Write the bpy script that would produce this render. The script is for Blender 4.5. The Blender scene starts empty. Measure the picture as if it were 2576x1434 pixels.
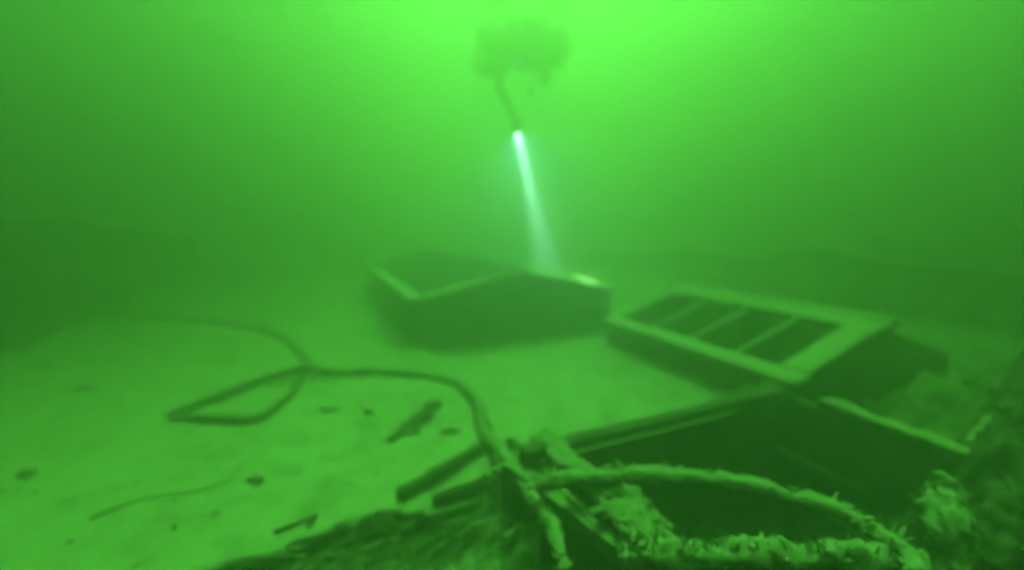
import bpy, bmesh, math, random
from mathutils import Vector, Matrix, noise
R = math.radians
random.seed(7)
sc = bpy.context.scene
C = sc.collection

# ------------------------------------------------------------------ camera
CAM_H, PITCH, FPX = 1.10, R(7.8), 1150.0
cam_d = bpy.data.cameras.new('camera')
cam = bpy.data.objects.new('camera', cam_d); C.objects.link(cam)
cam.location = (0, 0, CAM_H)
cam.rotation_euler = (R(90) - PITCH, 0, 0)
cam_d.sensor_width = 36.0
cam_d.lens = 36.0 * FPX / 2576.0
cam_d.clip_start, cam_d.clip_end = 0.02, 500
cam_d.dof.use_dof = True                       # turbid water: nothing is quite sharp
cam_d.dof.focus_distance = 0.70
cam_d.dof.aperture_fstop = cam_d.lens / 17.0            # a 17 mm pupil
sc.camera = cam

# ------------------------------------------------------------------ light
SUN_EL, SUN_AZ = R(65), R(8)                   # ahead of the camera, a little to the right
SUN_STRENGTH, SKY_STRENGTH, EXPOSURE = 5.0, 0.05, 1.78
LANE_X, LANE_W, LANE_S, SIDE_DIM = .45, .6, 5.2, .16   # brighter lane; unseen water sheet dimmed at both sides to darken the light
world = bpy.data.worlds.new('World'); sc.world = world; world.use_nodes = True
wn = world.node_tree.nodes; wl = world.node_tree.links
bg = wn['Background']; bg.inputs['Strength'].default_value = SKY_STRENGTH
sky = wn.new('ShaderNodeTexSky'); sky.sky_type = 'NISHITA'; sky.sun_disc = False
sky.sun_elevation = SUN_EL; sky.sun_rotation = SUN_AZ
wl.new(sky.outputs[0], bg.inputs['Color'])
sun_d = bpy.data.lights.new('sun', 'SUN'); sun = bpy.data.objects.new('sun', sun_d); C.objects.link(sun)
sun_d.energy = SUN_STRENGTH; sun_d.angle = R(12); sun_d.color = (1.0, 0.96, 0.88)
sd = Vector((math.sin(SUN_AZ) * math.cos(SUN_EL), math.cos(SUN_AZ) * math.cos(SUN_EL), math.sin(SUN_EL)))
sun.rotation_euler = sd.to_track_quat('Z', 'Y').to_euler(); sun.location = sd * 40

sc.view_settings.view_transform = 'Standard'; sc.view_settings.look = 'None'
sc.view_settings.exposure = EXPOSURE; sc.view_settings.gamma = 1
cy = sc.cycles
cy.max_bounces = 10; cy.volume_bounces = 3; cy.diffuse_bounces = 2; cy.transparent_max_bounces = 8
cy.use_denoising = True

# ------------------------------------------------------------------ helpers
AZ = R(23.54)
AX = Vector((-math.sin(AZ), math.cos(AZ), 0)); BX = Vector((math.cos(AZ), math.sin(AZ), 0))
def W(u, v, z=0.0):                            # deck coordinates: u across the ship, v along it
    return BX * u + AX * v + Vector((0, 0, z))
def at(px, py, z=0.0):                         # a point of the level plane z
    d = Vector(((px - 1288) / FPX, 1, -(py - 717) / FPX))
    c, s = math.cos(PITCH), math.sin(PITCH)
    d = Vector((d.x, d.y * c + d.z * s, -d.y * s + d.z * c))
    t = (z - CAM_H) / d.z
    return Vector((0, 0, CAM_H)) + d * t
def nz(p, f=1.0, seed=0.0):
    return noise.noise(Vector(p) * f + Vector((seed, seed * 1.7, -seed)))
def fbm(p, f=1.0, seed=0.0, o=4):
    return noise.fractal(Vector(p) * f + Vector((seed, seed * 1.7, -seed)), 1.0, 2.0, o)

def link(name, me, mat, parent=None):
    o = bpy.data.objects.new(name, me); C.objects.link(o)
    if mat: me.materials.append(mat)
    if parent:
        o.parent = parent
        o.matrix_parent_inverse = Matrix.Translation(-parent.location)
    return o
def tag(o, label=None, cat=None, group=None, kind=None):
    if label: o['label'] = label
    if cat: o['category'] = cat
    if group: o['group'] = group
    if kind: o['kind'] = kind
    return o
def empty(name, loc, label, cat, group=None):
    o = bpy.data.objects.new(name, None); C.objects.link(o); o.location = loc
    o.empty_display_size = 0.1
    return tag(o, label, cat, group)

class MB:
    def __init__(s): s.v, s.f = [], []
    def hexa(s, p):                            # 8 corners: bottom ring then top ring
        b = len(s.v); s.v += [Vector(q) for q in p]
        s.f += [tuple(b + i for i in q) for q in ((3,2,1,0),(4,5,6,7),(0,1,5,4),(1,2,6,5),(2,3,7,6),(3,0,4,7))]
    def box(s, u0, u1, v0, v1, z0, z1):        # deck axes
        s.hexa([W(u0,v0,z0),W(u1,v0,z0),W(u1,v1,z0),W(u0,v1,z0),W(u0,v0,z1),W(u1,v0,z1),W(u1,v1,z1),W(u0,v1,z1)])
    def prism(s, poly, off):                   # planar polygon thickened by a vector
        n = len(poly); b = len(s.v); off = Vector(off)
        s.v += [Vector(p) for p in poly] + [Vector(p) + off for p in poly]
        s.f.append(tuple(b + i for i in reversed(range(n)))); s.f.append(tuple(b + n + i for i in range(n)))
        for i in range(n):
            j = (i + 1) % n; s.f.append((b + i, b + j, b + n + j, b + n + i))
    def beam(s, a, c, w, h, rag=0.0, seg=10, seed=0.0, up=Vector((0,0,1)), taper=1.0):   # squared timber, worn edges
        a, c = Vector(a), Vector(c); d = (c - a).normalized(); sd_ = d.cross(up).normalized(); u2 = sd_.cross(d)
        b = len(s.v)
        prof = [(-1,-.8),(-.8,-1),(.8,-1),(1,-.8),(1,.8),(.8,1),(-.8,1),(-1,.8)]; n = len(prof)
        for i in range(seg + 1):
            t = i / seg; p = a.lerp(c, t); k = 1 + (taper - 1) * t
            for q, (x, y) in enumerate(prof):
                e = 1 + rag * (fbm(p + sd_ * x * w + u2 * y * h, 9, seed) )
                s.v.append(p + sd_ * x * w * .5 * k * e + u2 * y * h * .5 * k * e)
        for i in range(seg):
            for q in range(n):
                r = (q + 1) % n
                s.f.append((b + i*n + q, b + i*n + r, b + (i+1)*n + r, b + (i+1)*n + q))
        s.f.append(tuple(b + q for q in reversed(range(n)))); s.f.append(tuple(b + seg*n + q for q in range(n)))
    def tube(s, pts, r, n=10, rag=0.0, seed=0.0, step=0.02, r1=None):
        P = smooth_path(pts, step); b = len(s.v); m = len(P)
        up = Vector((0, 0, 1))
        for i, p in enumerate(P):
            d = (P[min(i+1, m-1)] - P[max(i-1, 0)]).normalized()
            x = d.cross(up)
            x = x.normalized() if x.length > 1e-4 else Vector((1,0,0)); y = x.cross(d)
            rr = r + ((r1 if r1 is not None else r) - r) * i / (m - 1)
            for q in range(n):
                a = 2 * math.pi * q / n; o = x * math.cos(a) + y * math.sin(a)
                e = 1 + rag * (fbm(p + o * r, 14, seed) + .5 * fbm(p + o * r, 42, seed + 3))
                s.v.append(p + o * rr * e)
        for i in range(m - 1):
            for q in range(n):
                t = (q + 1) % n
                s.f.append((b+i*n+q, b+i*n+t, b+(i+1)*n+t, b+(i+1)*n+q))
        s.f.append(tuple(b + q for q in range(n))); s.f.append(tuple(b + (m-1)*n + q for q in reversed(range(n))))
        return P
    def lump(s, p, r, seed=0.0, flat=(1,1,1), sub=2, amp=.35):
        bm = bmesh.new(); bmesh.ops.create_icosphere(bm, subdivisions=sub, radius=1.0)
        b = len(s.v); p = Vector(p); ang = random.random() * 6.28
        rot = Matrix.Rotation(ang, 3, 'Z')
        for v in bm.verts:
            q = v.co * (1 + amp * fbm(v.co, 1.6, seed))
            q = Vector((q.x * flat[0], q.y * flat[1], q.z * flat[2]))
            s.v.append(p + rot @ q * r)
        s.f += [tuple(b + v.index for v in f.verts) for f in bm.faces]; bm.free()
    def tuft(s, p, L, w, lean):                # a weed blade
        b = len(s.v); p = Vector(p); a = random.random() * 6.28
        x = Vector((math.cos(a), math.sin(a), 0)) * w; l = Vector(lean)
        s.v += [p - x, p + x, p + x * .6 + l * .6 * L, p - x * .6 + l * .6 * L, p + l * L + Vector((0,0,-.2*L))]
        s.f += [(b, b+1, b+2, b+3), (b+3, b+2, b+4)]
    def build(s, name, mat, parent=None, smooth=False, bevel=0.0):
        me = bpy.data.meshes.new(name); me.from_pydata([tuple(v) for v in s.v], [], s.f); me.update()
        bm = bmesh.new(); bm.from_mesh(me); bmesh.ops.recalc_face_normals(bm, faces=bm.faces)
        bm.to_mesh(me); bm.free()
        if smooth:
            for p in me.polygons: p.use_smooth = True
        o = link(name, me, mat, parent)
        if bevel:
            md = o.modifiers.new('bevel', 'BEVEL'); md.width = bevel; md.segments = 2; md.limit_method = 'ANGLE'
        return o

def smooth_path(pts, step):
    P = [Vector(p) for p in pts]
    if len(P) == 2:
        n = max(2, int((P[1]-P[0]).length / step)); return [P[0].lerp(P[1], i/n) for i in range(n+1)]
    out = []
    for i in range(len(P) - 1):
        p0, p1, p2, p3 = P[max(i-1,0)], P[i], P[i+1], P[min(i+2, len(P)-1)]
        n = max(2, int((p2 - p1).length / step))
        for k in range(n):
            t = k / n
            out.append(.5 * ((2*p1) + (p2-p0)*t + (2*p0-5*p1+4*p2-p3)*t*t + (3*p1-p0-3*p2+p3)*t**3))
    out.append(P[-1]); return out

# ------------------------------------------------------------------ materials
def mat_base(name, rough=.9):
    m = bpy.data.materials.new(name); m.use_nodes = True
    b = m.node_tree.nodes['Principled BSDF']; b.inputs['Roughness'].default_value = rough
    b.inputs['Specular IOR Level'].default_value = .1
    return m, m.node_tree.nodes, m.node_tree.links, b
def tex(n, l, scale, detail=6, rough=.6, dist=0.0, coord=None):
    t = n.new('ShaderNodeTexNoise'); t.inputs['Scale'].default_value = scale; t.inputs['Detail'].default_value = detail
    t.inputs['Roughness'].default_value = rough; t.inputs['Distortion'].default_value = dist
    c = coord or n.new('ShaderNodeTexCoord'); l.new(c.outputs['Object'], t.inputs['Vector'])
    return t
def ramp(n, l, src, stops):
    r = n.new('ShaderNodeValToRGB'); e = r.color_ramp.elements
    while len(e) < len(stops): e.new(.5)
    for k, (p, c) in zip(e, stops):
        k.position = p; k.color = (*c, 1) if len(c) == 3 else c
    l.new(src, r.inputs[0]); return r
def mixc(n, l, fac, a, b):
    m = n.new('ShaderNodeMix'); m.data_type = 'RGBA'
    l.new(fac, m.inputs[0]); l.new(a, m.inputs[6]); l.new(b, m.inputs[7]); return m.outputs[2]
def bump(n, l, b, src, strength, dist=.02):
    u = n.new('ShaderNodeBump'); u.inputs['Strength'].default_value = strength; u.inputs['Distance'].default_value = dist
    l.new(src, u.inputs['Height']); l.new(u.outputs[0], b.inputs['Normal'])
def silted(name, wood_lo, wood_hi, silt_lo, silt_hi, edge=(.35, .75), scale=5.0, cover=.5):
    """old timber whose upward faces carry settled silt, broken by a noise"""
    m, n, l, b = mat_base(name)
    t = tex(n, l, scale, 8, .65); w = ramp(n, l, t.outputs[0], [(.3, wood_lo), (.7, wood_hi)])
    t2 = tex(n, l, scale * 2.3, 6, .6); s = ramp(n, l, t2.outputs[0], [(.3, silt_lo), (.7, silt_hi)])
    g = n.new('ShaderNodeNewGeometry'); sp = n.new('ShaderNodeSeparateXYZ'); l.new(g.outputs['True Normal'], sp.inputs[0])
    ad = n.new('ShaderNodeMath'); ad.operation = 'MULTIPLY_ADD'
    l.new(t.outputs[0], ad.inputs[0]); ad.inputs[1].default_value = cover; l.new(sp.outputs['Z'], ad.inputs[2])
    lo, hi = edge[0] + cover * .5, edge[1] + cover * .5
    mr = n.new('ShaderNodeMapRange'); mr.interpolation_type = 'SMOOTHSTEP'; l.new(ad.outputs[0], mr.inputs[0])
    mr.inputs[1].default_value = lo; mr.inputs[2].default_value = hi
    l.new(mixc(n, l, mr.outputs[0], w.outputs[0], s.outputs[0]), b.inputs['Base Color'])
    bump(n, l, b, t2.outputs[0], .5)
    return m
M = {}
M['wood'] = silted('silted_timber', (.018,.016,.012), (.10,.09,.07), (.30,.29,.24), (.46,.45,.38))
M['rim'] = silted('thick_silt_rim', (.03,.027,.02), (.07,.06,.05), (.20,.195,.165), (.28,.27,.23), (.2, .6))
M['dark_wood'] = silted('bare_dark_timber', (.012,.011,.009), (.04,.036,.03), (.10,.095,.08), (.2,.19,.16), (.6, 1.0))
M['mussel'] = silted('mussel_crust', (.02,.019,.015), (.09,.085,.07), (.12,.115,.095), (.26,.255,.215), (.0, .8), 22, .9)
M['hose'] = silted('rubber_hose', (.02,.02,.018), (.05,.05,.045), (.08,.078,.065), (.18,.175,.145), (.55, 1.1), 14, .8)
M['rope'] = silted('weedy_rope', (.05,.047,.04), (.16,.15,.12), (.17,.165,.14), (.28,.27,.23), (-.4, .5), 24, .9)
M['shag'] = silted('dark_weed_shag', (.012,.012,.01), (.05,.047,.04), (.035,.033,.028), (.085,.082,.07), (.2, .9), 18, .9)
M['pale'] = silted('pale_silt_rim', (.1,.095,.08), (.2,.19,.16), (.42,.41,.34), (.52,.51,.43), (.0, .5))
M['plank'] = silted('silted_broken_plank', (.03,.028,.02), (.10,.095,.08), (.12,.115,.095), (.21,.205,.17), (.0, .8), 14, .8)
m, n, l, b = mat_base('deck_silt'); M['silt'] = m
co = n.new('ShaderNodeTexCoord')
t1 = tex(n, l, .9, 4, .55, .4, co); t2 = tex(n, l, 6, 8, .65, .2, co); t3 = tex(n, l, 45, 4, .6, 0, co)
r1 = ramp(n, l, t1.outputs[0], [(.3, (.175,.17,.145)), (.62, (.25,.245,.205))])
r2 = ramp(n, l, t2.outputs[0], [(.36, (.09,.086,.072)), (.52, (.27,.265,.225))])
mx = n.new('ShaderNodeMix'); mx.data_type = 'RGBA'; mx.inputs[0].default_value = .45
l.new(r1.outputs[0], mx.inputs[6]); l.new(r2.outputs[0], mx.inputs[7]); l.new(mx.outputs[2], b.inputs['Base Color'])
bump(n, l, b, t3.outputs[0], .35, .01)
m, n, l, b = mat_base('lakebed_mud'); M['mud'] = m
t1 = tex(n, l, .5, 8, .6); r1 = ramp(n, l, t1.outputs[0], [(.3, (.05,.048,.04)), (.7, (.12,.115,.095))]); l.new(r1.outputs[0], b.inputs['Base Color'])
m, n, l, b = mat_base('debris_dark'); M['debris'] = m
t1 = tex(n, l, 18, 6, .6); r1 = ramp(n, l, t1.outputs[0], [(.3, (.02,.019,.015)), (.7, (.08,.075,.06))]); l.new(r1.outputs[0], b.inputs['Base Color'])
def plain(name, lo, hi, scale=20, rough=.6):
    m, n, l, b = mat_base(name, rough)
    t = tex(n, l, scale, 4, .6); r = ramp(n, l, t.outputs[0], [(.3, lo), (.7, hi)]); l.new(r.outputs[0], b.inputs['Base Color'])
    return m
M['suit'] = plain('black_drysuit', (.012,.012,.013), (.022,.022,.024))
M['kit'] = plain('black_rubber', (.015,.015,.015), (.03,.03,.03))
M['tank'] = plain('painted_cylinder', (.03,.03,.03), (.06,.06,.06), 6, .4)
M['skin'] = plain('face_skin', (.35,.22,.17), (.42,.27,.2))
m, n, l, b = mat_base('lit_lens'); M['lens'] = m
em = n.new('ShaderNodeEmission'); em.inputs[0].default_value = (.6, 1, .9, 1); em.inputs[1].default_value = 12
tp = n.new('ShaderNodeBsdfTransparent'); ms = n.new('ShaderNodeMixShader'); ms.inputs[0].default_value = .25
l.new(tp.outputs[0], ms.inputs[1]); l.new(em.outputs[0], ms.inputs[2]); l.new(ms.outputs[0], n['Material Output'].inputs['Surface']); n.remove(b)
m, n, l, b = mat_base('lit_lens_small'); M['lens2'] = m
b.inputs['Emission Color'].default_value = (.35, .9, 1, 1); b.inputs['Emission Strength'].default_value = .8

# ------------------------------------------------------------------ setting: water surface, lakebed
m = bpy.data.materials.new('green_lake_water'); m.use_nodes = True; M['water'] = m
n, l = m.node_tree.nodes, m.node_tree.links
n.remove(n['Principled BSDF'])
tr = n.new('ShaderNodeBsdfTransparent')           # sunlight comes through green; added side falloff dims it away from a lane
gm = n.new('ShaderNodeNewGeometry'); sx = n.new('ShaderNodeSeparateXYZ'); l.new(gm.outputs['Position'], sx.inputs[0])
an = n.new('ShaderNodeTexNoise'); an.inputs['Scale'].default_value = .45; an.inputs['Detail'].default_value = 4
l.new(gm.outputs['Position'], an.inputs['Vector'])
ma = n.new('ShaderNodeMath'); ma.operation = 'SUBTRACT'; l.new(sx.outputs['X'], ma.inputs[0]); ma.inputs[1].default_value = LANE_X
mb_ = n.new('ShaderNodeMath'); mb_.operation = 'ABSOLUTE'; l.new(ma.outputs[0], mb_.inputs[0])
mc = n.new('ShaderNodeMath'); mc.operation = 'MULTIPLY_ADD'; l.new(an.outputs[0], mc.inputs[0]); mc.inputs[1].default_value = .8; l.new(mb_.outputs[0], mc.inputs[2])
ra = n.new('ShaderNodeMapRange'); ra.interpolation_type = 'SMOOTHSTEP'; l.new(mc.outputs[0], ra.inputs[0])
ra.inputs[1].default_value = LANE_W + .4; ra.inputs[2].default_value = LANE_W + .4 + LANE_S
cm = n.new('ShaderNodeMix'); cm.data_type = 'RGBA'; l.new(ra.outputs[0], cm.inputs[0])
cm.inputs[6].default_value = (.125, .95, .085, 1); cm.inputs[7].default_value = (.125 * SIDE_DIM, .95 * SIDE_DIM, .085 * SIDE_DIM, 1)
l.new(cm.outputs[2], tr.inputs[0])
l.new(tr.outputs[0], n['Material Output'].inputs['Surface'])
mb = MB(); N = 40; S = 140.0
for j in range(N + 1):
    for i in range(N + 1):
        x, y = (i / N * 2 - 1) * S, (j / N * 2 - 1) * S
        mb.v.append(Vector((x, y, 7.5 + .12 * nz((x, y, 0), .13))))
for j in range(N):
    for i in range(N):
        a = j * (N + 1) + i; mb.f.append((a, a + 1, a + N + 2, a + N + 1))
tag(mb.build('water_surface', M['water'], smooth=True), kind='structure')

mb = MB(); N = 90; S = 55.0
for j in range(N + 1):
    for i in range(N + 1):
        x, y = (i / N * 2 - 1) * S, (j / N * 2 - 1) * S
        mb.v.append(Vector((x, y, -2.6 + .35 * fbm((x, y, 0), .12))))
for j in range(N):
    for i in range(N):
        a = j * (N + 1) + i; mb.f.append((a, a + 1, a + N + 2, a + N + 1))
tag(mb.build('lakebed', M['mud'], smooth=True), kind='structure')

# ------------------------------------------------------------------ the deck: silted sheet with three hatch holes and a torn near edge
UL, UR = -2.42, 6.5                             # ship's sides
H1 = (.76, 2.772, 3.823, 7.53)
H2 = (2.215, 3.755, 1.50, 3.09)
H3 = (.70, 2.08, .66, 1.47)
def silt_z(p):
    u, v = p.dot(BX), p.dot(AX)
    z = .018 * fbm(p, 1.1, 3) + .010 * fbm(p, 5, 9) + .004 * fbm(p, 14, 9)
    if 1.55 < v < 3.4 and u < 2.3: z += .10 * math.exp(-((u - 2.22) / .17) ** 2) * min(1, (v - 1.55) * 4)
    if v > 3.4 and u < .9: z += .05 * math.exp(-((u - .76) / .2) ** 2)
    return z
tear = [at(x, y) for x, y in ((300, 1520), (530, 1434), (720, 1375), (900, 1312), (985, 1284), (1090, 1286), (1190, 1262), (1290, 1238), (1332, 1190), (1345, 1130))]
def beyond_tear(p):
    """signed distance-like test: true on the far (kept) side of the torn edge"""
    if p.x < tear[0].x: return p.y > tear[0].y - .25 * (tear[0].x - p.x) 
    for a, c in zip(tear, tear[1:]):
        if a.x <= p.x <= max(c.x, a.x + 1e-6):
            y = a.y + (c.y - a.y) * (p.x - a.x) / max(c.x - a.x, 1e-6)
            return p.y > y + .03 * fbm(p, 11, 5)
    return True
mb = MB(); cell = .04
nu, nv = int((UR - UL) / cell), int((13.0 + .6) / cell)
idx = {}
def vid(i, j):
    if (i, j) not in idx:
        p = W(UL + i * cell, -.6 + j * cell); p.z = silt_z(p)
        idx[(i, j)] = len(mb.v); mb.v.append(p)
    return idx[(i, j)]
for j in range(nv):
    for i in range(nu):
        u, v = UL + (i + .5) * cell, -.6 + (j + .5) * cell
        if any(h[0] < u < h[1] and h[2] < v < h[3] for h in (H1, H2)): continue
        if H3[0] - .0 < u < H3[1] and .3 < v < H3[3]: continue
        p = W(u, v)
        if not beyond_tear(p): continue
        mb.f.append((vid(i, j), vid(i+1, j), vid(i+1, j+1), vid(i, j+1)))
deck = mb.build('ship_deck', M['silt'], smooth=True)
md = deck.modifiers.new('thickness', 'SOLIDIFY'); md.thickness = .11; md.offset = -1
deck.data.materials.append(M['dark_wood']); md.material_offset_rim = 1; md.material_offset = 1
tag(deck, kind='structure')

# ------------------------------------------------------------------ bulwarks
def bulwark(u, sgn, label, heights):
    root = empty('bulwark', W(u, 5, 0), label, 'bulwark')
    v0, v1 = -.6, 13.0
    pl = MB(); prof = []
    for k in range(69):
        v = v0 + (v1 - v0) * k / 68
        a = min(range(len(heights) - 1), key=lambda i: 0 if heights[i][0] <= v <= heights[i+1][0] else 1)
        (va, za), (vb, zb) = heights[a], heights[a + 1]
        prof.append((v, za + (zb - za) * min(1, max(0, (v - va) / (vb - va))) + .05 * nz((v, u, 0), 2.3) + .03 * nz((v, u, 0), 7)))
    for k in range(68):
        (va, za), (vb, zb) = prof[k], prof[k + 1]
        o0, o1 = .02 * nz((va, 3, u), 3), .02 * nz((vb, 3, u), 3)
        pl.hexa([W(u + o0, va, -.1), W(u + sgn * .07 + o0, va, -.1), W(u + sgn * .07 + o1, vb, -.1), W(u + o1, vb, -.1),
                 W(u + o0, va, za), W(u + sgn * .07 + o0, va, za), W(u + sgn * .07 + o1, vb, zb), W(u + o1, vb, zb)])
    pl.build('planking', M['debris'], root)
    hs = MB(); hs.box(min(u, u + sgn * .14), max(u, u + sgn * .14), v0, v1, -2.9, -.12); hs.build('hull_side', M['dark_wood'], root)
    rl = MB(); rl.tube([W(u + sgn * .02, v, z) for v, z in prof[::4]], .06, 10, .5, 3, .08); rl.build('rail', M['debris'], root, smooth=True)
    for k in range(11):
        st = MB(); v = .4 + k * 1.2
        st.beam(W(u - sgn * .06, v, 0), W(u - sgn * .06, v, min(prof, key=lambda q: abs(q[0] - v))[1] - .04), .13, .11, .3, 8, k, AX); st.build('stanchion', M['debris'], root)
bulwark(UL, -1, 'dark planked bulwark along the left side of the deck, fading into green murk', [(-.6,.72),(2.0,.76),(3.6,.86),(5.2,1.05),(6.5,1.08),(8,.95),(10,.85),(13,.8)])
bulwark(UR, 1, 'dark planked bulwark on the far right side behind the hatch with crossbars', [(-.6,.45),(3,.5),(4.2,.66),(5.4,.42),(6.5,.55),(8,.3),(13,.25)])

# ------------------------------------------------------------------ far hatch with peaked ends
def gable(mb, u0, u1, v, th, z0, ze, zr, inset=0.0):
    um = (u0 + u1) / 2
    mb.prism([W(u0, v, z0), W(u1, v, z0), W(u1, v, ze), W(um, v, zr), W(u0, v, ze)], AX * th)
h = empty('cargo_hatch', W(1.766, 5.6, 0), 'large open cargo hatch with peaked ends lying under the torch beam', 'hatch')
u0, u1, v0, v1 = H1; ZE, ZR, TH = .42, .645, .10
mb = MB(); gable(mb, u0, u1, v0, TH, -.3, ZE, ZR); mb.build('end_coaming', M['wood'], h, bevel=.012)
mb = MB(); gable(mb, u0, u1, v1 - TH, TH, -.3, ZE, ZR); mb.build('end_coaming', M['wood'], h, bevel=.012)
for a, c in ((u0, u0 + TH), (u1 - TH, u1)):
    mb = MB(); mb.box(a, c, v0 + TH, v1 - TH, -.3, ZE); mb.build('side_coaming', M['wood'], h, bevel=.012)
um = (u0 + u1) / 2
def cap(a, c, w, t, seed, parent, mat='rim', rag=.12, name='rim', up=Vector((0, 0, 1))):
    mb = MB(); mb.beam(a, c, w, t, rag, 40, seed, up=up); return mb.build(name, M[mat], parent, smooth=True)
for k, v in enumerate((v0 + TH/2, v1 - TH/2)):
    w = .07 if k == 0 else .1
    cap(W(u0 - .02, v, ZE + .01), W(um - .12, v, ZR - .02), w, .03, 1 + k, h, 'pale')
    cap(W(um + .05, v, ZR + .005), W(u1 + .02, v, ZE + .012), w + .08, .05, 3 + k, h, 'pale', up=Vector((0, 0, 1)) - AX * (.38 if k == 0 else 0))
cap(W(u0 + TH/2 - .02, v0 - .02, ZE + .02), W(u0 + TH/2 - .02, v1, ZE + .02), .17, .045, 6, h)
cap(W(u1 - TH/2, v0, ZE + .015), W(u1 - TH/2, v1, ZE + .015), .14, .04, 7, h)

# ------------------------------------------------------------------ right hatch: sloping frame with three crossbars
h = empty('cargo_hatch', W(2.98, 2.3, 0), 'smaller hatch topped by a pale sloping frame with three thin crossbars', 'hatch')
u0, u1, v0, v1 = H2; ZE, ZR, TH = .272, .512, .08; um = 2.99
mb = MB(); gable(mb, u0, u1, v0, TH, -.3, ZE - .02, ZR - .02); mb.build('end_coaming', M['dark_wood'], h, bevel=.01)
mb = MB(); gable(mb, u0, u1, v1 - TH, TH, -.3, ZE - .02, ZR - .02); mb.build('end_coaming', M['dark_wood'], h, bevel=.01)
for a, c in ((u0, u0 + TH), (u1 - TH, u1)):
    mb = MB(); mb.box(a, c, v0 + TH, v1 - TH, -.3, ZE - .02); mb.build('side_coaming', M['dark_wood'], h, bevel=.01)
sl = (ZR - ZE) / (um - u0)
def S2(u, v, dz=0.0): return W(u, v, ZE + sl * (u - u0) + dz)
nrm = (S2(um, v0) - S2(u0, v0)).cross(AX).normalized()
def slab(a, c, w, t, seed, name, mat='rim', rag=.08):
    mb = MB(); mb.beam(a, c, w, t, rag, 40, seed, up=nrm if nrm.z > 0 else -nrm); return mb.build(name, M[mat], h, smooth=True)
slab(S2(u0 + .045, v0 - .05), S2(u0 + .045, v1 + .06), .12, .05, 11, 'frame_rail')
slab(S2(um - .05, v0 - .04), S2(um - .05, v1 + .04), .13, .05, 12, 'frame_rail')
slab(S2(u0 + .1, v0 + .055, .004), S2(um - .1, v0 + .055, .004), .17, .05, 13, 'frame_rail')
slab(S2(u0 + .1, v1 - .03, .004), S2(um - .1, v1 - .03, .004), .06, .04, 14, 'frame_rail')
slab(S2(um + .06, v0 - .03, -.005), S2(um + .06, v1 + .25, -.005), .045, .04, 15, 'ridge_beam')
for k, v in enumerate((1.965, 2.33, 2.70)):
    slab(S2(u0 + .1, v - .02, -.012), S2(um - .1, v - .02 + .01 * k, -.012), .034, .03, 20 + k, 'crossbar')
# far slope of that hatch: boards still in place
mb = MB()
for k in range(5):
    a = v0 + TH + .01 + k * (v1 - v0 - 2 * TH) / 5
    c = a + (v1 - v0 - 2 * TH) / 5 - .012
    mb.hexa([W(um + .1, a, ZR - .05), W(u1, a, ZE - .045), W(u1, c, ZE - .045), W(um + .1, c, ZR - .05),
             W(um + .1, a, ZR - .02), W(u1, a, ZE - .015), W(u1, c, ZE - .015), W(um + .1, c, ZR - .02)])
mb.build('cover_boards', M['dark_wood'], h)

# ------------------------------------------------------------------ near hatch: dark opening at the camera's feet
h = empty('cargo_hatch', W(1.4, 1.1, 0), 'nearest hatch, a black open hold with broken silt-covered edges', 'hatch')
u0, u1, v0, v1 = H3; Z3 = .28
mb = MB(); mb.beam(W(u0 - .03, v1 - .03, -.63), W(u1 + .06, v1 + .02, -.63), .07, 1.8, .004, 30, 31); mb.build('end_coaming', M['debris'], h)
mb = MB(); mb.beam(W(u0 + .02, v1 - .072, Z3 - .05), W(u1 - .32, v1 - .037, Z3 - .05), .018, .012, .3, 30, 32); mb.build('ledge', M['dark_wood'], h)
mb = MB(); mb.beam(W(u1 + .05, v1 - .03, -.65), W(u1 + .0, .72, -.65), .07, 1.8, .004, 30, 33); mb.build('side_coaming', M['debris'], h)
cap(W(u1 + .05, v1 - .19, Z3 - .01), W(u1 - .01, .70, Z3 - .0), .068, .05, 34, h, 'mussel', .5)
mb = MB(); mb.beam(W(u0 - .06, v1 + .02, .0), W(u0 + .14, .55, .0), .08, .42, .02, 30, 35); mb.build('side_coaming', M['mussel'], h)
mb = MB()                                         # broken planks along the left edge, crusted with silt
def board(pts, w, t, seed, mb, rag):              # thick board following points, its long edges eaten away
    P = smooth_path(pts, .012); b = len(mb.v); m = len(P); nw = 9
    for i, p in enumerate(P):
        d = (P[min(i+1, m-1)] - P[max(i-1, 0)]).normalized(); x = d.cross(Vector((0, 0, 1))).normalized()
        for side in (1, -1):
            for q in range(nw):
                y = (q / (nw - 1) * 2 - 1) * (1 + rag * (fbm(p + x * (q // 5), 9, seed) + .4 * fbm(p + x * (q // 5), 30, seed)))
                c = p + x * y * w * .5; c.z += side * t * .5 + (.02 * fbm(c, 9, seed + 2) + .012 * fbm(c, 28, seed) if side > 0 else 0) - .25 * t * y * y
                mb.v.append(c)
    for i in range(m - 1):
        for q in range(nw - 1):
            a = b + i * 2 * nw + q; c = a + 2 * nw
            mb.f.append((a, c, c + 1, a + 1)); a += nw; c += nw; mb.f.append((a, a + 1, c + 1, c))
        for q in (0, nw - 1):
            a = b + i * 2 * nw + q; c = a + 2 * nw; mb.f.append((a, a + nw, c + nw, c))
    for i in (0, m - 1):
        a = b + i * 2 * nw; mb.f.append(tuple(range(a, a + nw)) + tuple(range(a + 2 * nw - 1, a + nw - 1, -1)))
board([at(1365, 1098, .25), at(1425, 1160, .255), at(1500, 1225, .25), at(1580, 1300, .25), at(1665, 1400, .24)], .105, .045, 4, mb, .5)
for k in range(50):
    t = random.random(); p = at(1500, 1225, .25).lerp(at(1665, 1400, .24), t)
    mb.lump(p + Vector((random.gauss(0, .03), random.gauss(0, .03), random.uniform(.0,.02))), random.uniform(.008, .026), k, (1.3,.9,.6), 3, .7)
mb.build('broken_board', M['plank'], h, smooth=True)

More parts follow.
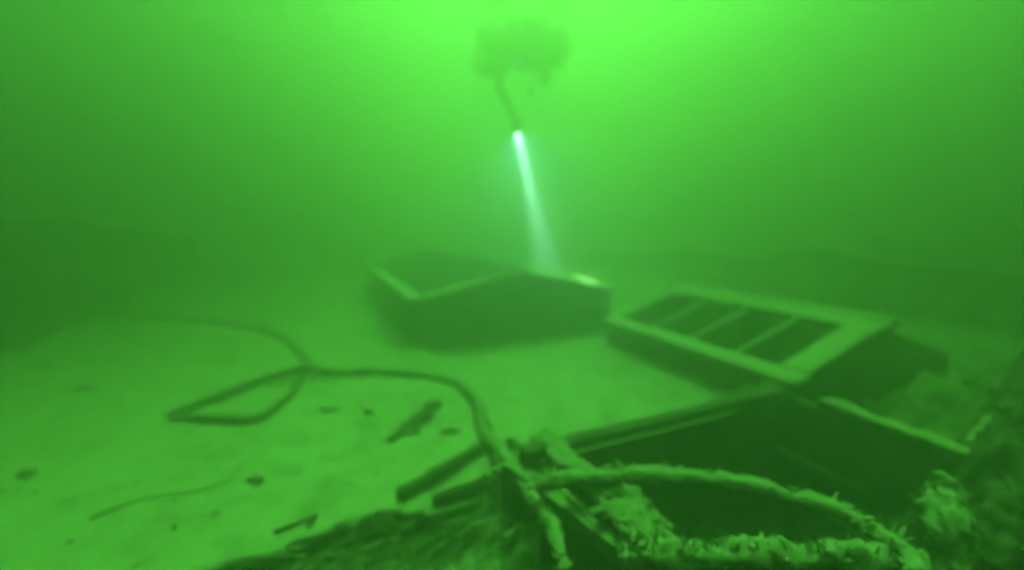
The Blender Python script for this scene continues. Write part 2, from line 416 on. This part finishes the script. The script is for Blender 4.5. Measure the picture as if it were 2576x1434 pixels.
# ------------------------------------------------------------------ hold floor, near rubble
def sheet(name, poly_bounds, zfun, mat, step=.025, keep=None):
    x0, x1, y0, y1 = poly_bounds; mb = MB()
    nx, ny = int((x1 - x0) / step), int((y1 - y0) / step); ids = {}
    def q(i, j):
        if (i, j) not in ids:
            p = Vector((x0 + i * step, y0 + j * step, 0)); p.z = zfun(p); ids[(i, j)] = len(mb.v); mb.v.append(p)
        return ids[(i, j)]
    for j in range(ny):
        for i in range(nx):
            if keep and not keep(Vector((x0 + (i+.5) * step, y0 + (j+.5) * step, 0))): continue
            mb.f.append((q(i,j), q(i+1,j), q(i+1,j+1), q(i,j+1)))
    return mb.build(name, mat, smooth=True)
def rough(p, sd):
    a = fbm(p, 3.0, sd); c = 1 - 2 * abs(fbm(Vector((p.x * .55 + p.y * .8, p.y * .6 - p.x * .28, 0)), 9, 4 + sd)); e = fbm(p, 24, 2 + sd)
    return .10 * a + .024 * c + .022 * e
def rub_z(p):
    u = p.dot(BX); return -.145 + rough(p, 21) + .24 * math.exp(-((u - .74) / .2) ** 2)
def in_rub(p):
    u, v = p.dot(BX), p.dot(AX)
    return not (u > H3[0] + .1 and v > .52) and not beyond_tear(p + Vector((.02, -.07, 0)))
def rubble(bounds, zf, keep, sticks, label, step=.013, strands=0, mat='mussel', smat='plank'):
    x0, x1, y0, y1 = bounds
    o = sheet('rubble', bounds, zf, M[mat], step, keep)
    mb = MB()
    for k in range(sticks):                         # splinters and broken strakes lying in it
        p = Vector((random.uniform(x0, x1), random.uniform(y0, y1), 0))
        if keep and not keep(p): continue
        a = random.gauss(.65, .5); d = Vector((math.cos(a), math.sin(a), random.uniform(-.2, .25))) * random.uniform(.04, .16)
        q = p - d; r_ = p + d; q.z += zf(p) + .012; r_.z += zf(p) + .012
        mb.beam(q, r_, random.uniform(.008, .035), random.uniform(.008, .02), .6, 6, k)
    for k in range(sticks // 2):
        p = Vector((random.uniform(x0, x1), random.uniform(y0, y1), 0))
        if keep and not keep(p): continue
        p.z = zf(p); mb.lump(p, random.uniform(.006, .03) * random.random() + .005, k, (1.2, .8, .7), 2, .6)
    for k in range(strands):
        t = random.random(); a = tear[1].lerp(tear[7], t) + Vector((random.uniform(-.05, .1), random.uniform(-.10, .02), 0)); a.z = random.uniform(-.10, .0)
        d = Vector((-.85, -.45, 0)) * random.uniform(.08, .35) + Vector((random.gauss(0, .05), random.gauss(0, .04), random.uniform(-.06, .02)))
        mb.tube([a, a + d * .5 + Vector((0, 0, random.uniform(-.02, .03))), a + d], random.uniform(.002, .008), 6, .5, k, .02, .001)
    st = mb.build('splinters', M[smat], o); st['kind'] = 'stuff'
    return tag(o, label, 'rubble', kind='stuff')
rubble((-1.9, 1.9, .5, 2.05), rub_z, in_rub, 130, 'mottled rubble of silt, shells and broken wood below the torn deck edge', strands=90)
def rub2(p):
    u, v = p.dot(BX), p.dot(AX)
    e = min(1, max(0, (u - 2.12) * 6)) * (min(1, max(0, (1.52 - v) * 8)) if u < 3.78 else min(1, (2.95 - v) * 3) * min(1, max(0, (5.3 - u) * 3)))
    return -.03 + e * (.05 + .9 * rough(p, 33) + .14 * math.exp(-((u - 3.3) / .5) ** 2 - ((v - 1.36) / .16) ** 2))
rubble((1.4, 5.0, .9, 5.2), rub2, lambda p: 2.14 < p.dot(BX) < 5.3 and .1 < p.dot(AX) < (1.49 if p.dot(BX) < 3.8 else 2.9), 110, 'dim rubble heaped between the slatted hatch and the rim of the near hatch', .018)
def rub3(p):
    a, c = Vector((1.62, 1.38, 0)), Vector((2.85, 2.33, 0)); d = c - a
    t = min(1, max(0, (p - a).dot(d) / d.length_squared)); q = (p - a - d * t).length
    return -.16 + 1.15 * rough(p, 51) + (.54 + .12 * t) * math.exp(-(q / .2) ** 2) + .16 * math.exp(-((p.x - 1.72) / .3) ** 2 - ((p.y - .9) / .3) ** 2)
ob = rubble((1.2, 3.0, .5, 2.5), rub3, lambda p: p.dot(AX) < 1.3 and p.y < .60 + .76 * p.x and p.dot(BX) > 1.72, 120, 'dark shaggy rubble mounded in the lower right corner', .014, 0, 'shag', 'shag')
mb = MB()
for k in range(3200):                            # strands of dead weed hanging on the mound
    p = Vector((random.uniform(1.25, 2.9), random.uniform(.6, 2.4), 0))
    if not (p.dot(AX) < 1.25 and p.y < .58 + .76 * p.x and p.dot(BX) > 1.76): continue
    if nz(p, 4, 3) < -.1: continue
    p.z = rub3(p); L = random.uniform(.03, .11); w = .0024 * random.uniform(.6, 1.6)
    mb.tuft(p, L, w, Vector((random.gauss(-.3, .4), random.gauss(-.4, .4), random.uniform(.1, .9))))
wd = mb.build('weed', M['shag'], ob); wd['kind'] = 'stuff'

# fine shell and wood fragments over the deck
mb = MB()
for k in range(900):
    p = W(random.uniform(-2.3, 2.6), random.uniform(.2, 5.5))
    if not beyond_tear(p) or any(h_[0] - .05 < p.dot(BX) < h_[1] + .05 and h_[2] - .05 < p.dot(AX) < h_[3] + .05 for h_ in (H1, H2, H3)): continue
    p.z = silt_z(p) + .001; mb.lump(p, .003 + .012 * random.random() ** 3, k, (1.4, .8, .4), 1, .5)
tag(mb.build('shell_fragments', M['debris']), 'scattered fine shell and wood fragments on the silt', 'fragments', kind='stuff')

# ------------------------------------------------------------------ hoses, ropes and cords
def on(px, py, dz=0.0, z=0.0):
    p = at(px, py, z); p.z = silt_z(p) + dz if z == 0 else z; return p
hr = .029
pts = [on(120, 800, hr*.3), on(290, 795, hr*.3), on(450, 806, hr*.45), on(600, 820, hr*.45), on(700, 848, hr*.45), on(755, 890, hr*.45), on(768, 930, hr*.8),
       on(740, 985, hr*.45), on(690, 1030, hr*.45), on(640, 1060, hr*.45), on(540, 1058, hr*.45), on(440, 1050, hr*.45), on(470, 1035, hr*.45), on(560, 1005, hr*.8),
       on(660, 972, hr*.9), on(760, 960, hr*2.4), on(850, 946, hr*.8), on(960, 942, hr*.45), on(1080, 952, hr*.45), on(1150, 972, hr*.45), on(1190, 1010, hr*.45),
       on(1210, 1060, hr*.8), on(1225, 1100, hr)]
mb = MB(); P = mb.tube(pts, hr, 14, .38, 2, .018)
for k in range(160):
    p = random.choice(P); mb.lump(p + Vector((random.uniform(-1,1), random.uniform(-1,1), random.uniform(-.4,.8))) * hr * .8, hr * random.uniform(.15, .5), k, (1.2,.9,.7), 1, .5)
tag(mb.build('hose', M['hose'], smooth=True), 'dark thick hose looping in an S across the pale silt deck', 'hose')

def crusted(pts, r, seed, rag=.3, tufts=0, lumps=0, step=.015):
    mb = MB(); P = mb.tube(pts, r, 10, rag, seed, step)
    for k in range(lumps):
        p = random.choice(P); a = random.random() * 6.28
        mb.lump(p + Vector((math.cos(a), math.sin(a) * .6, math.sin(a))) * r * .9, r * random.uniform(.25, .6), k, (1, .8, .7), 1)
    for k in range(tufts):
        i = int(random.random() * len(P)); p = P[i]; a = random.random() * 6.28
        if nz((i * .11, seed, 0)) < -.05: continue
        o = Vector((math.cos(a), math.sin(a), abs(math.sin(a * 3))))
        mb.tuft(p + o * r * .7, random.uniform(.3, 1.3) * r, r * random.uniform(.12, .3), o)
    return mb
zr = .30
pts = [at(1350, 1222, .27), at(1400, 1208, .29), at(1500, 1200, zr), at(1600, 1196, zr), at(1750, 1205, zr), at(1900, 1230, zr), at(2050, 1268, zr),
       at(2170, 1318, zr), at(2250, 1370, zr - .01), at(2290, 1410, zr - .02), at(2310, 1460, zr - .03)]
tag(crusted(pts, .025, 5, .45, 500, 300).build('rope', M['rope'], smooth=True), 'pale weedy rope arching across the black opening of the near hatch', 'rope')

pts = [at(1200, 1045, .03), at(1222, 1092, .05), at(1252, 1122, .08), at(1285, 1165, .13), at(1322, 1225, .18), at(1352, 1272, .2), at(1390, 1325, .2), at(1402, 1375, .19), at(1425, 1440, .17)]
tag(crusted(pts, .022, 8, .5, 300, 160).build('rope', M['rope'], smooth=True), 'silt-crusted rope running from the end of the hose down to the rubble', 'rope')
pts = [at(1296, 1110, .10), at(1340, 1160, .16), at(1400, 1222, .2), at(1450, 1272, .21), at(1500, 1330, .2), at(1540, 1390, .17)]
tag(crusted(pts, .013, 9, .35, 120, 60).build('rope', M['mussel'], smooth=True), 'thinner dark rope slanting down beside the silt-crusted one at the near hatch', 'rope')
pts = [on(225, 1312, .004), on(290, 1285, .004), on(350, 1262, .004), on(420, 1250, .004), on(490, 1243, .004), on(545, 1217, .004), on(590, 1180, .004), on(610, 1162, .003)]
mb = MB(); mb.tube(pts, .0042, 6, .3, 4, .02, .002)
tag(mb.build('cord', M['debris'], smooth=True), 'thin dark cord lying wavy on the silt in the lower left', 'cord')
pts = [on(1215, 1020, .003), on(1260, 1008, .003), on(1300, 985, .003)]
mb = MB(); mb.tube(pts, .004, 6, .4, 4, .02, .002)
tag(mb.build('twig', M['debris'], smooth=True), 'faint thin twig on the silt right of the hose bend', 'twig')

# ------------------------------------------------------------------ timbers and debris
def timber(a, c, w, hh, mat, label, rag=.25, seed=0, name='timber', taper=1.0, extra=0):
    mb = MB(); mb.beam(a, c, w, hh, rag, 30, seed, taper=taper)
    for k in range(extra):
        t = random.random(); p = Vector(a).lerp(Vector(c), t)
        mb.lump(p + Vector((random.uniform(-.5,.5) * w, random.uniform(-.5,.5) * w, hh * random.uniform(.2, .6))), random.uniform(.012, .035), k, (1,.9,.7), 1)
    return tag(mb.build(name, M[mat], smooth=True), label, 'timber')
timber(on(1005, 1256, .02), on(1240, 1128, .03), .045, .05, 'debris', 'straight black timber on the silt left of the crossing ropes', .2, 51)
timber(on(1090, 1268, .01), on(1310, 1216, .05), .04, .06, 'debris', 'dark timber along the torn deck edge, below the straight black one', .3, 52)
timber(at(1283, 1112, .1), at(1372, 1185, .16), .035, .05, 'debris', 'short dark timber wedged between the ropes and the pale broken planks', .3, 53)
mb = MB(); mb.beam(on(978, 1112, .01), on(1075, 1050, .02), .035, .03, .5, 20, 54, taper=2.2)
mb.lump(on(1090, 1028, .02), .06, 3, (1, .7, .45)); mb.lump(on(1045, 1066, .01), .07, 5, (1.2, .6, .3)); mb.lump(on(1020, 1090, .008), .05, 6, (1.5, .6, .3))
tag(mb.build('driftwood', M['debris'], smooth=True), 'ragged dark piece of driftwood under the arch of the hose', 'driftwood')

def clod(px, py, r, flat, label, seed):
    mb = MB(); mb.lump(on(px, py, -r * flat[2] * .35), r, seed, flat, 4, .75) if r < .05 else mb.lump(on(px, py, -r * flat[2] * .3), r * .5, seed, (flat[0], flat[1], flat[2] * 1.4), 3, .8)
    for k in range(16):
        mb.lump(on(px, py, 0) + Vector((random.uniform(-.5, .5) * r * flat[0], random.uniform(-.4, .4) * r, 0)), r * random.uniform(.12, .3), seed + k, (1, .8, flat[2]), 2, .5)
    tag(mb.build('debris_clump', M['debris'], smooth=True), label, 'debris', 'dark debris clumps on the silt')
clod(560, 860, .12, (1.3, .7, .12), 'dim flat clump inside the upper hose loop, upper of the two', 1)
clod(575, 910, .10, (1.2, .6, .16), 'dark flat clump inside the upper hose loop, lower of the two', 2)
clod(645, 1211, .042, (1.2, .6, .5), 'small dark clump alone in the lower left middle of the silt', 3)
clod(832, 1031, .035, (1.3, .6, .4), 'tiny dark clump under the hose arch, left of its neighbour', 4)
clod(925, 1038, .04, (1.0, .7, .55), 'tiny dark clump under the hose arch, left of the driftwood', 5)
clod(60, 1192, .08, (1.3, .8, .10), 'broad dark clump at the left edge of the picture', 6)
clod(210, 980, .1, (1.3, .6, .2), 'dim clump on the silt left of the hose tip', 7)
clod(100, 920, .13, (1.4, .7, .2), 'dim broad clump on the silt near the left bulwark', 8)
clod(1133, 1090, .045, (1, .8, .4), 'small dim clump right of the driftwood', 9)
clod(960, 1296, .055, (1.3, .8, .9), 'black round clump on the torn edge of the deck', 10)
clod(1025, 995, .022, (1.2, .7, .4), 'speck of debris just below the crest of the hose arch', 11)
mb = MB(); mb.beam(on(690, 1345, .01), on(800, 1303, .015), .011, .011, .6, 12, 60); mb.beam(on(775, 1332, .01), on(800, 1303, .02), .008, .008, .6, 8, 61)
tag(mb.build('twig', M['debris'], smooth=True), 'forked dark twig on the silt above the torn deck edge', 'twig')

# crusted timber along the near side of the opening (bottom right)
mb = MB(); P = mb.tube([at(1560, 1402, .26), at(1700, 1392, .27), at(1900, 1398, .27), at(2100, 1404, .26), at(2330, 1425, .24)], .034, 20, .7, 71, .01)
for k in range(45):
    p = random.choice(P); mb.lump(p + Vector((random.uniform(-.02,.02), random.uniform(-.03,.03), random.uniform(0,.035))), random.uniform(.005, .016), k, (1,.8,.7), 2, .6)
for k in range(400):
    p = random.choice(P); mb.tuft(p + Vector((0, random.uniform(-.02,.03), .02)), random.uniform(.015, .06), .003, Vector((random.uniform(-.5,.2), random.uniform(-.2,.4), .8)))
tag(mb.build('timber', M['rope'], smooth=True), 'fringed mussel-crusted timber along the bottom edge of the black opening', 'timber')
# crusted stump at right
def crust_mass(name, spine, label, cat, mat='mussel', n=120, seed=0, spread=.05, base_r=.05):
    mb = MB(); P = mb.tube(spine, base_r, 30, .55, seed, .01, base_r * .9)
    for k in range(n):
        p = random.choice(P); a = random.random() * 6.28
        mb.lump(p + Vector((math.cos(a) * base_r, math.sin(a) * base_r, random.uniform(-.02, .03))), random.uniform(.006, .018), seed + k, (1, .8, .8), 2, .6)
    tag(mb.build(name, M[mat], smooth=True), label, cat)
crust_mass('post', [at(2400, 1440, .2) + Vector((0, 0, -.35)), at(2400, 1400, .25), at(2385, 1300, .30), at(2375, 1225, .34)], 'pale crusted post stump in the lower right corner', 'post', 'mussel', 4, 80, .05, .055)
crust_mass('timber', [at(2425, 1158, .26), at(2480, 1085, .28), at(2560, 1000, .30), at(2680, 900, .32)], 'crusted timber rising to the right edge past the end of the near hatch', 'timber', 'mussel', 20, 85, .03, .03)
crust_mass('timber', [at(2445, 1200, .2), at(2500, 1135, .28), at(2560, 1085, .3), at(2700, 1000, .3)], 'black weedy timber at the right edge below the crusted one', 'timber', 'shag', 30, 90, .05, .06)
crust_mass('timber', [at(2480, 1440, .15), at(2510, 1330, .22), at(2560, 1230, .26), at(2680, 1120, .28)], 'mottled crusted timber in the far lower right corner', 'timber', 'shag', 30, 95, .05, .055)
# silt heap between opening planks and the rope
mb = MB(); mb.tube([at(1555, 1222, .15), at(1625, 1310, .17), at(1695, 1395, .2)], .035, 14, .8, 12, .012)
for k in range(70):
    t = random.random(); p = at(1560, 1225, .15).lerp(at(1690, 1390, .2), t)
    mb.lump(p + Vector((random.uniform(-.04,.04), random.uniform(-.03,.03), random.uniform(-.03,.03))), random.uniform(.012, .028), k, (1,.9,.6), 2, .6)
tag(mb.build('mussel_clump', M['mussel'], smooth=True), 'pale clump of mussels spilling down the left side of the black opening', 'mussels')

timber(W(1.50, 1.60, .02), W(2.18, 1.56, .17), .14, .20, 'debris', 'short dark beam added as shade between the slatted hatch and the corner of the near hatch', .4, 58)  # dark beam put in for the slatted hatch wall's shade on this strip
# broken boards on the right part of the deck, between the two nearer hatches
for k, (a, c, lab) in enumerate((((2130, 1040), (2330, 985), 'dim board on the deck right of the near hatch rim, closest to the rim'), ((2280, 1085), (2440, 1000), 'dim board on the deck right of the near hatch, farther from the rim'),
                                 ((2390, 960), (2560, 1040), 'dim board lying towards the right edge beside the gabled hatch end'))):
    timber(on(*a, .03), on(*c, .05), .07, .04, 'dark_wood', lab, .4, 100 + k, name='board')

# ------------------------------------------------------------------ diver
D = Vector((.148, 6.0, 3.17))                    # head lamp height
def skin_body(name, verts, edges, radii, mat, parent, sub=2):
    me = bpy.data.meshes.new(name); me.from_pydata(verts, edges, []); me.update()
    o = link(name, me, mat, parent)
    sk = o.modifiers.new('skin', 'SKIN'); sk.use_smooth_shade = True
    for v, r in zip(me.skin_vertices[0].data, radii): v.radius = (r, r) if not isinstance(r, tuple) else r
    me.skin_vertices[0].data[0].use_root = True
    sb = o.modifiers.new('sub', 'SUBSURF'); sb.levels = sb.render_levels = sub
    return o
V, E_, RD = [], [], []
def jt(p, r, par=None):
    V.append(tuple(D + Vector(p))); RD.append(r)
    if par is not None: E_.append((par, len(V) - 1))
    return len(V) - 1
pel = jt((0, .58, .30), .17)
sp1 = jt((0, .38, .02), .23, pel); ch = jt((0, .14, -.13), .24, sp1); nk = jt((0, -.02, -.03), .075, ch)
hd = jt((0, -.10, -.06), .105, nk); hd2 = jt((0, -.15, -.12), .085, hd)
hands = {}
for s, el, wr, pa in ((-1, (-.29, .02, -.36), (-.13, -.03, -.67), (-.095, -.03, -.75)), (1, (.26, -.02, -.30), (.22, -.26, -.40), (.21, -.33, -.43))):
    sh = jt((s * .20, .12, -.05), .085, ch); e = jt(el, .055, sh); w = jt(wr, .037, e); p_ = jt(pa, .04, w)
    hands[s] = (wr, pa)
for s in (-1, 1):
    hp = jt((s * .12, .64, .32), .12, pel); kn = jt((s * .55, .80, .10 + s * .09), .13, hp); an = jt((s * .50, 1.02, .52 + s * .09), .09, kn)
    jt((s * .48, .98, .60 + s * .09), .07, an)
person = empty('person', D + Vector((0, .3, -.3)), 'diver in black drysuit hovering above the far hatch, torch held straight down', 'person')
body = skin_body('body', V, E_, RD, M['suit'], person)
# gloved fingers
for s in (-1, 1):
    fb = MB(); pa = Vector(hands[s][1])
    for k in range(4):
        off = Vector(((k - 1.5) * .022, -.012, -.01)); L = (.075, .085, .08, .062)[k]
        if s < 0: pts = [pa + off, pa + off + Vector((0, -.03, -.03)), pa + off + Vector((.012, -.02, -.03 - L * .5)), pa + off + Vector((.02, .012, -.03 - L * .45))]
        else: pts = [pa + off, pa + off + Vector((.0, -.04, -.01)), pa + off + Vector((-.005, -.04 - L * .5, -.03)), pa + off + Vector((-.005, -.04 - L * .8, -.06))]
        fb.tube([D + p for p in pts], .0105, 8, 0, 0, .01, .008)
    fb.tube([D + pa + Vector((s * -.035, 0, .02)), D + pa + Vector((s * -.06, -.02, -.02)), D + pa + Vector((s * -.05, -.045, -.06))], .012, 8, 0, 0, .01, .009)
    fb.build('glove', M['kit'], person, smooth=True)
mb = MB(); mb.lump(D + Vector((0, -.19, -.10)), .075, 1, (1.15, .55, .62), 2, .05); mb.build('mask', M['kit'], person, smooth=True)
mb = MB(); mb.lump(D + Vector((0, -.20, -.185)), .04, 1, (1.1, .9, .8), 2, .05)
mb.tube([D + Vector((.04, -.2, -.19)), D + Vector((.2, -.14, -.18)), D + Vector((.24, .02, -.05)), D + Vector((.08, .1, .16))], .012, 8, 0, 0, .02); mb.build('regulator', M['kit'], person, smooth=True)
for s in (-1, 1):
    mb = MB(); a, c = D + Vector((s * .105, -.02, .21)), D + Vector((s * .105, .56, .50))
    mb.tube([a + Vector((0, -.06, 0)), a + Vector((0, -.03, 0)), a, c], .1, 16, 0, 0, .03); t = mb.build('tank', M['tank'], person, smooth=True)
    mb = MB(); mb.tube([a + Vector((0, -.13, 0)), a + Vector((0, -.05, 0))], .025, 10, 0, 0, .02); mb.build('valve', M['kit'], t, smooth=True)
    mb = MB(); a, c = D + Vector((s * .37, .05, -.13 + s * .05)), D + Vector((s * .40, .60, .14 + s * .05))
    mb.tube([a, c], .11, 16, 0, 0, .03); t = mb.build('tank', M['tank'], person, smooth=True)
    mb = MB(); mb.tube([a + Vector((0, -.09, 0)), a], .024, 10, 0, 0, .02); mb.build('valve', M['kit'], t, smooth=True)
    # fin: tapered blade with ribs
    f = MB(); b0 = D + Vector((s * .49, 1.00, .54 + s * .09)); dirv = Vector((s * -.30, -.12, .93)).normalized(); sx = Vector((1, 0, s * .36)).normalized(); th = dirv.cross(sx)
    f.hexa([b0 - sx*.055 - th*.012, b0 + sx*.055 - th*.012, b0 + sx*.055 + th*.012, b0 - sx*.055 + th*.012,
            b0 - sx*.2 - th*.004 + dirv*.82, b0 + sx*.2 - th*.004 + dirv*.82, b0 + sx*.2 + th*.004 + dirv*.82, b0 - sx*.2 + th*.004 + dirv*.82])
    for q in (-1, 1): f.tube([b0 + sx*.055*q, b0 + sx*.2*q + dirv*.82], .012, 8, 0, 0, .05, .005)
    f.build('fin', M['kit'], person)
mb = MB(); ring = [D + Vector((math.cos(a) * .34, .3 + 0 * a, .12 + math.sin(a) * .24)) for a in [k * math.pi / 12 for k in range(25)]]
mb.tube([D + Vector((math.cos(k * math.pi / 12) * .37, .36 + .32 * math.sin(k * math.pi / 12), .27 + .24 * math.sin(k * math.pi / 12))) for k in range(25)], .18, 12, .1, 4, .03)
mb.build('buoyancy_wing', M['kit'], person, smooth=True)
mb = MB(); mb.tube([D + Vector((.14, .05, -.2)), D + Vector((.11, -.0, -.32)), D + Vector((.075, -.02, -.43))], .008, 8, 0, 0, .02); mb.lump(D + Vector((.07, -.02, -.46)), .05, 2, (1.1, .6, .9), 2, .05)
mb.build('pressure_gauge', M['kit'], person, smooth=True)
mb = MB(); mb.tube([D + Vector((-.03, -.205, -.19)), D + Vector((-.03, -.14, -.175))], .032, 14, 0, 0, .02); hl = mb.build('backup_lamp', M['kit'], person, smooth=True)
mb = MB(); mb.lump(D + Vector((-.02, -.21, -.191)), .05, 2, (1.15, .25, .28), 2, .02); mb.build('lens', M['lens2'], hl, smooth=True)

# ------------------------------------------------------------------ the torch, its light and an added rim spot
person.scale = (1.12, 1.12, 1.12)
T0 = D + Vector((-.078, -.20, -1.01))             # glass of the torch
TGT = W(2.25, 4.15, .49)
ax = (TGT - T0).normalized()
t = empty('torch', T0, 'lit dive torch throwing a white beam down onto the far hatch', 'torch')
mb = MB(); mb.tube([T0 - ax * .30, T0 - ax * .125], .019, 14, 0, 0, .02); mb.build('body', M['kit'], t, smooth=True)
mb = MB(); nrm1 = ax.cross(Vector((1, 0, 0))).normalized(); nrm2 = ax.cross(nrm1)
for k in range(25):                              # hollow reflector head, open towards the glass
    a = k % 24 / 24 * 6.28318
    for dd, rr in ((-.13, .022), (-.10, .034), (0, .044), (0, .040), (-.10, .030), (-.118, .012)):
        mb.v.append(T0 + ax * dd + (nrm1 * math.cos(a) + nrm2 * math.sin(a)) * rr)
for k in range(24):
    for q in range(5):
        i = k * 6 + q; mb.f.append((i, i + 1, i + 7, i + 6))
mb.build('head', M['kit'], t, smooth=True)
mb = MB(); mb.v += [T0 - ax * .004 + (nrm1 * math.cos(k / 24 * 6.28318) + nrm2 * math.sin(k / 24 * 6.28318)) * .026 for k in range(24)]; mb.f.append(tuple(range(24))); mb.build('lens', M['lens'], t, smooth=True)
def lamp(name, power, size, blend, col, back, rad=.01, aim=None):
    d = bpy.data.lights.new(name, 'SPOT'); d.energy = power; d.spot_size = R(size); d.spot_blend = blend
    d.color = col; d.shadow_soft_size = rad
    o = bpy.data.objects.new(name, d); C.objects.link(o); o.location = T0 - ax * back
    d_ = ((aim - o.location).normalized() if aim else ax)
    o.rotation_euler = (-d_).to_track_quat('Z', 'Y').to_euler()
    return o
lamp('torch_beam', 6500, 12.5, .95, (.38, .92, .66), .09)
lamp('rim_glint_spot', 1300, 8.5, 1.0, (.42, 1, .3), .02, .01, W(2.50, 3.90, .475))  # extra spot added to light a glint on the far hatch rim
lamp('torch_spill', 16, 100, 1.0, (.25, 1, .72), -.01)

# ------------------------------------------------------------------ the murk
m = bpy.data.materials.new('murky_lake_water'); m.use_nodes = True
n, l = m.node_tree.nodes, m.node_tree.links; n.remove(n['Principled BSDF'])
pv = n.new('ShaderNodeVolumePrincipled')
pv.inputs['Color'].default_value = (.68, .68, .68, 1)
pv.inputs['Density'].default_value = .27
pv.inputs['Anisotropy'].default_value = .81
l.new(pv.outputs[0], n['Material Output'].inputs['Volume'])
mb = MB(); x, y0, y1 = 58, -58, 58
mb.hexa([(-x,y0,-4.6),(x,y0,-4.6),(x,y1,-4.6),(-x,y1,-4.6),(-x,y0,5.0),(x,y0,5.0),(x,y1,5.0),(-x,y1,5.0)])
tag(mb.build('haze', m), 'green murky lake water filling the whole scene', 'water', kind='stuff')
